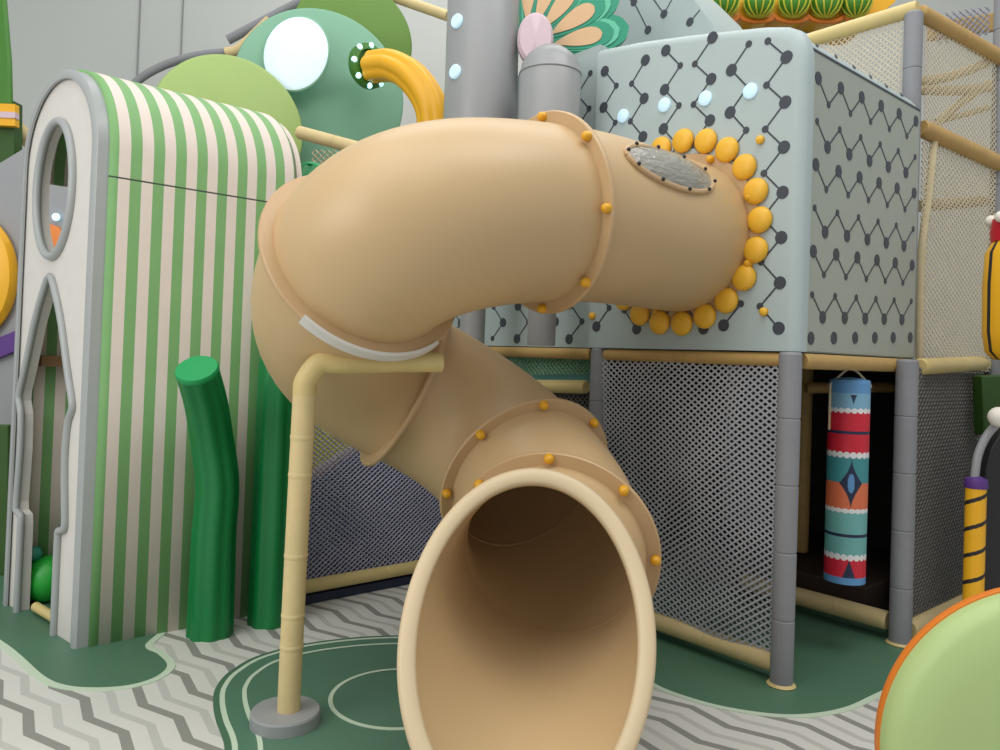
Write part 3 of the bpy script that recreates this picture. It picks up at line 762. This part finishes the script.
fo = bpy.data.objects.new('front_panel', me); C.objects.link(fo); fo.parent = sh
for v in me.vertices: v.co -= O
md = fo.modifiers.new('thick', 'SOLIDIFY'); md.thickness = .05; md.offset = 0
# trims
def trim(pts, r, name, closed, m='trim_grey', dz=-.02, sm=1):
    P = [HP(s, z)+FNl*.035 for s, z in pts]
    if closed: P = P+P[:1]
    g = M(); g.tube(P, r, m, 12, not closed); return g.build(name, sh, smooth=60)
trim(ovalh(60), .021, 'window_ring', True)
dsm = [(v.x, v.y) for v in smooth_path([(s, z, 0) for s, z in door], 3)]
trim(dsm, .018, 'door_trim', False)
g = M(); rows = []
oa = [(0, 0), (0, .8), (0, 1.6)]+outer[1:-1]+[(HW, 1.6), (HW, .8), (HW, 0)]
ia = [(.045, 0), (.045, .8), (.045, 1.6)]+arch(36, .045)[1:-1]+[(HW-.045, 1.6), (HW-.045, .8), (HW-.045, 0)]
rows = [[HP(s, z)+FNl*.034 for s, z in ia], [HP(s, z)+FNl*.046 for s, z in ia], [HP(s, z)+FNl*.050 for s, z in [(lerp(a[0], b[0], .5), lerp(a[1], b[1], .5)) for a, b in zip(ia, oa)]], [HP(s, z)+FNl*.036 for s, z in oa], [HP(s, z, .016) for s, z in [(a[0]-.003 if a[0] < HR else a[0]+.003, a[1]) for a in oa]]]
g.grid(rows, 'trim_grey'); g.build('edge_trim', sh, smooth=50)
g = M(); q = [HP(.12, 1.33, .10), HP(.70, 1.33, .10)]; g.box(HP(HW-.09, 1.29, .06), FD*.05, A*.8, Z*.06, 'brown_bar'); g.build('inner_shelf', sh)
g = M(); g.tube([HP(.18, .04, .02), HP(.64, .04, .02)], .025, 'beige_vinyl', 12); g.build('threshold', sh)
bq = HP(.45, 0, .28)
BQ = at(47, 590, 4.28)
g = M(); g.ball(Vector((BQ.x, BQ.y, .125)), .125, 'ball_green', k=14, seg=28); tag(g.build('green_ball', smooth=60), 'bright green ball just inside the door of the striped house', 'ball')
g = M(); g.ball(Vector((BQ.x-.06, BQ.y-.03, .265)), .04, 'ball_teal', k=10, seg=18); tag(g.build('teal_ball', smooth=60), 'small teal ball on top of the green ball in the doorway', 'ball')

# ------------------------------------------------------------------ green ribbed posts
def cactus(path, r, label, capm='green_cap'):
    t = thing('ribbed_post', Vector((path[0][0], path[0][1], 0)), label, 'post')
    P = smooth_path(path, 8); g = M(); g.tube(P, lambda t: r*(1-.14*t), 'green_post', 48, True, ribs=8, ribd=.10); g.build('post_body', t, smooth=60)
    T = (P[-1]-P[-2]).normalized(); g = M(); r = r*.86
    ref = Vector((0, -1, 0)); nx = (ref-T*ref.dot(T)).normalized(); ny = T.cross(nx); rows = []
    for rr_, hh in ((r*1.0, -.016), (r*1.03, 0), (r*.97, .012), (1e-6, .016)):
        rows.append([P[-1]+T*hh+(nx*math.cos(2*PI*j/48)+ny*math.sin(2*PI*j/48))*rr_ for j in range(48)])
    g.grid(rows, capm, True); g.build('end_cap', t, smooth=60); return t
c1 = atz(203, 641); c1 = c1+Vector((0, .09, 0))
cactus([(c1.x, c1.y, 0), (c1.x, c1.y, .25), (c1.x, c1.y, .5), (c1.x+.01, c1.y-.01, .75), tuple(at(212, 440, c1.y-.06)), tuple(at(206, 403, c1.y-.15)), tuple(at(197, 370, c1.y-.27))], .112, 'short green ribbed post leaning left in front of the striped house')
c2 = atz(264, 629)+Vector((0, .10, 0))
cactus([(c2.x, c2.y, 0), (c2.x, c2.y, .6), (c2.x, c2.y, 1.3), (c2.x+.02, c2.y+.08, 1.8), tuple(at(290, 220, 4.35)), tuple(at(314, 176, 4.6))], .115, 'tall green ribbed post rising behind the slide beside the striped house')

# ------------------------------------------------------------------ left edge
g = M(); Yl = 5.6
g.prism([at(x, y, Yl) for x, y in ((-60, -60), (-4, -60), (5, 0), (10, 60), (11, 105), (-60, 105))], (0, .04, 0), 'leaf'); tag(g.build('leaf_panel', bevel=.02), 'green curved panel at the upper left edge above the yellow band', 'panel')
g = M(); g.prism([at(x, y, Yl-.05) for x, y in ((-60, 101), (15, 104), (15, 126), (-60, 122))], (0, .05, 0), 'yellow')
g.prism([at(x, y, Yl-.06) for x, y in ((-60, 109), (15, 112), (15, 118), (-60, 115))], (0, .05, 0), 'pink'); tag(g.build('striped_band'), 'yellow band with a pale stripe at the left edge', 'band')
g = M(); g.prism([at(x, y, Yl+.02) for x, y in ((-60, 98), (14, 101), (14, 541), (-60, 541))], (0, .1, 0), 'deep_leaf'); g.prism([at(x, y, Yl+.1) for x, y in ((20, 150), (90, 150), (90, 240), (20, 240))], (0, .1, 0), 'deep_leaf'); tag(g.build('olive_backboard'), 'dark green panel below the yellow band at the left edge', 'panel')
g = M(); g.tube([at(17, 128, 5.9), at(30, 142, 5.9)], .06, 'beige_foam', 12); tag(g.build('rail_end'), 'beige padded rail end left of the striped house', 'rail')
g = M(); g.prism([at(x, y, 5.2) for x, y in ((-60, 196), (0, 162), (26, 146), (44, 152), (110, 250), (110, 640), (-60, 640))], (0, .06, 0), 'grey_panel'); gp = g.build('gable_board', bevel=.015)
tag(gp, 'grey board with a gabled top behind the yellow disk and striped house', 'panel')
g = M(); q = at(-22, 278, 5.19); g.lathe([(.30, 0), (.31, .04), (.29, .08), (.21, .11), (1e-6, .12)], (0, 0, 0), (0, -1, 0), 'yellow', 48)
for v in g.v: v.z *= 1.35; v.x *= .9
g.v = [v+q for v in g.v]; tag(g.build('yellow_disk'), 'rounded yellow orange disk cut by the left edge of the photo', 'panel')
g = M(); g.prism([at(x, y, 5.15) for x, y in ((-60, 358), (0, 337), (17, 330), (17, 350), (0, 357), (-60, 380))], (0, .05, 0), 'purple'); tag(g.build('purple_band'), 'purple slanting band below the yellow disk', 'band')
g = M(); g.prism([at(x, y, 4.7) for x, y in ((-60, 425), (8, 425), (8, 602), (-60, 602))], (0, .05, 0), 'deep_leaf'); tag(g.build('green_board', bevel=.01), 'dark green board at the lower left edge', 'panel')
lq = at(56, 217, 5.17); g = M(); g.ball(lq, .025, 'led', k=8, seg=14); tag(g.build('round_light'), 'small glowing light seen through the oval window', 'light')
g = M(); q = at(52, 240, 5.195); g.lathe([(.10, 0), (.10, .04), (1e-6, .05)], q, (0, -1, 0), 'orange', 24); tag(g.build('orange_knob'), 'dull orange disk seen low in the oval window', 'panel')

# ------------------------------------------------------------------ hanging bag
hb = at(847, 480, 3.95); bx = Vector((hb.x, hb.y, 0)); zt, zb = at(853, 383, 3.95).z, at(846, 580, 3.95).z
bag = thing('hanging_bag', bx+Z*zb, 'hanging cylinder bag printed in red, teal, orange and pale blue bands', 'punching bag')
L = zt-zb; NR, NC = 260, 180; r = .098
def fz(py): return (py-383)/(580-383)
def prt(i, j):
    v = 1-(i+.5)/NR; th = ((j+.5)/NC)*2*PI; u = ((th+BU)/(2*PI/3)) % 1.0; d = abs(u-.5)*2   # three repeats
    sc = .008*abs(math.sin(th*10))
    def y(p): return fz(p)
    if v < y(393): return 'bag_rim'
    if v < y(409)-sc: return 'navy_print' if d < .34*max(0, 1-(v-y(387))/(y(405)-y(387)))**1.5 and v > y(394) else 'bag_blue'
    if v < y(411)+sc: return 'white_print'
    if v < y(430): return 'red_bag'
    if v < y(433): return 'navy_print'
    if v < y(452)-sc: return 'red_bag'
    if v < y(455)+sc: return 'white_print'
    if v < y(507)-sc:
        m = (v-y(481))/(y(507)-y(481)); am_ = abs(m)
        dia = (1-am_*1.25)
        if d < .55*max(0, 1-am_)**1.9: return 'bag_rim' if (am_/.36)**2+(d/.16)**2 < 1 else 'navy_print'
        return 'teal' if m < 0 else 'coral'
    if v < y(509)+sc: return 'white_print'
    if v < y(531): return 'aqua'
    if v < y(534): return 'navy_print'
    if v < y(552)-sc: return 'aqua'
    if v < y(555)+sc: return 'white_print'
    if v < y(573): return 'navy_print' if d < .3*(v-y(556))/(y(573)-y(556)) else 'red_bag'
    return 'bag_rim'
ang0 = 0; BU = 0.0
# lathe angle: x axis is -Y (towards camera) => th=0 faces the camera; shift so a repeat is centred there
BU = PI/3+.22
g = M(); g.lathe([(r, zb+L*i/NR) for i in range(NR+1)], bx, Z, 'bag_blue', NC, fn=prt); g.build('bag_body', bag, smooth=50)
g = M(); g.lathe([(r, zt), (r*.97, zt+.015), (r*.6, zt+.025), (1e-6, zt+.03)], bx, Z, 'bag_rim', 36); g.build('bag_top', bag, smooth=50)
apex = bx+Z*(zt+.075)
for s in (-1, 1):
    e = bx+Vector((s*(r+.004), -.01, zt-.24 if s < 0 else zt-.02)); g = M()
    g.tube([e, bx+Vector((s*(r+.004), -.01, zt-.01)), bx+Vector((s*.03, -.01, zt+.06)), apex], .006, 'rope', 8); g.build('strap', bag)
g = M(); g.tube([apex, Vector((apex.x, apex.y, 1.44))], .006, 'rope', 8); g.build('hanging_cord', bag)

# ------------------------------------------------------------------ right edge
lan = thing('yellow_lantern', at(1010, 362, 4.0), 'yellow lantern shaped bag with dark seams and red cap at the right edge', 'lantern')
q0 = at(1016, 362, 4.0); q1 = at(1018, 238, 4.0); hh = q1.z-q0.z; ax0 = Vector((q0.x, q0.y, 0))
prof = [(1e-6, q0.z), (.10, q0.z+.01), (.14, q0.z+.05), (.155, q0.z+.15), (.158, q0.z+.4), (.15, q0.z+hh-.08), (.12, q0.z+hh-.02), (.09, q0.z+hh)]
g = M(); g.lathe(prof, ax0, Z, 'yellow', 40, fn=lambda i, j: 'black' if j % 5 == 0 else 'yellow'); g.build('lantern_body', lan, smooth=50)
g = M(); g.lathe([(.125, q1.z-.02), (.13, q1.z+.03), (.12, q1.z+.10), (1e-6, q1.z+.11)], ax0, Z, 'red', 28); g.build('cap', lan)
for k in range(6):
    a = k*PI/3+.3; g = M(); g.ball(ax0+Vector((math.cos(a)*.125, math.sin(a)*.125, q1.z+.10)), .03, 'ball_white', k=8, seg=14); g.build('pompom', lan)
g = M(); g.lathe([(.10, q1.z+.1), (.08, q1.z+.17), (1e-6, q1.z+.2)], ax0, Z, 'orange', 24); g.build('cap_top', lan)
g = M(); g.prism([at(x, y, 4.5) for x, y in ((982, 376), (1100, 372), (1100, 440), (984, 436))], (0, .1, 0), 'deep_leaf'); tag(g.build('green_board', bevel=.01), 'dark green board below the yellow lantern', 'panel')
sp0 = thing('striped_pole', atz(976, 640), 'short yellow pole with black spiral stripes behind the lime disk', 'pole')
qa = at(976, 488, 3.9); qb = at(972, 640, 3.9); axp = Vector((qa.x, qa.y, 0)); r_ = .047; n_ = 220
g = M(); g.lathe([(r_, 0.005+(qa.z-0.005)*i/n_) for i in range(n_+1)], axp, Z, 'yellow', 80, fn=lambda i, j: 'black' if ((i/n_*6.4 - j/80*1.0) % 1) < .16 else 'yellow'); g.build('pole_body', sp0)
g = M(); g.lathe([(.05, qa.z), (.055, qa.z+.012), (.05, qa.z+.045), (.02, qa.z+.06), (1e-6, qa.z+.06)], axp, Z, 'purple', 24); g.build('pole_cap', sp0)
g = M(); g.tube(smooth_path([at(974, 482, 3.9), at(978, 455, 3.9), at(988, 434, 3.9), at(1004, 420, 3.9), at(1030, 414, 3.9)], 8), .020, 'grey_col', 14); g.build('curved_handle', sp0)
g = M(); g.ball(at(999, 417, 3.84), .05, 'ball_white', k=10, seg=18); g.build('knob', sp0)
g = M(); c = at(1060, 540, 4.1); g.prism([at(x, y, 4.0) for x, y in [(1100, 660), (984, 660), (984, 500), (986, 470), (992, 448), (1002, 432), (1020, 420), (1100, 410)]], (0, .08, 0), 'black'); tag(g.build('dark_arch_panel', bevel=.01), 'dark rounded panel behind the curved handle at the right edge', 'panel')

# ------------------------------------------------------------------ lime disk, lower right foreground
c = at(1058, 738, 2.02); r = .438; c.z = r+.006
fd = Vector((-.10, -1, .0)).normalized()
ld = thing('lime_disk', Vector((c.x, c.y, 0)), 'large puffy lime green disk with orange edge standing in the lower right foreground', 'disk')
g = M(); g.lathe([(r*.99, -.02), (r, .015), (r*.985, .04), (r*.93, .062), (r*.75, .085), (r*.5, .10), (r*.25, .108), (1e-6, .11)], c, fd, 'disk_lime', 96); g.build('green_face', ld, smooth=60)
g = M(); g.lathe([(1e-6, -.06), (r*.97, -.06), (r, -.045), (r*1.0, -.02), (r*.97, -.018)], c, fd, 'orange', 96); g.build('orange_back', ld, smooth=60)

# ------------------------------------------------------------------ light
w = bpy.data.worlds.new('hall'); bpy.context.scene.world = w; w.use_nodes = True
bg = w.node_tree.nodes['Background']; bg.inputs[0].default_value = (.93, .97, 1.0, 1); bg.inputs[1].default_value = .53
def area(name, loc, to, sx, sy, e, col=(1, 1, 1)):
    l = bpy.data.lights.new(name, 'AREA'); l.shape = 'RECTANGLE'; l.size = sx; l.size_y = sy; l.energy = e; l.color = col
    o = bpy.data.objects.new(name, l); C.objects.link(o); o.location = loc; o.rotation_euler = (Vector(to)-Vector(loc)).to_track_quat('-Z', 'Y').to_euler(); return o
area('area_light', (-1.2, 1.2, 6.5), (-.6, 3.2, 0), 5, 4, 145, (1, .98, .95))
area('area_light', (2.5, 2.5, 6.8), (1.5, 4, 0), 3, 2, 100, (1, .98, .95))
area('area_light', (-4.2, -.5, 3.6), (-1.8, 4.2, 1.0), 3, 3, 125, (1, .98, .95))  # fill added at front left to brighten the striped house's white face
area('area_light', (0, 6.2, 7), (0, 6.4, 0), 5, 2, 95, (1, .99, .97))
# ------------------------------------------------------------------ camera
cd = bpy.data.cameras.new('camera'); cd.sensor_fit = 'HORIZONTAL'; cd.sensor_width = 36; cd.lens = F/1000*36; cd.clip_start = .05; cd.shift_y = -(375-CY)/1000
co = bpy.data.objects.new('camera', cd); C.objects.link(co)
mw = Matrix((RT, UP, -FW)).transposed().to_4x4(); mw.translation = EYE; co.matrix_world = mw
bpy.context.scene.camera = co
vs = bpy.context.scene.view_settings; vs.view_transform = 'Standard'; vs.look = 'None'; vs.gamma = 1; vs.exposure = 0; vs.use_curve_mapping = False
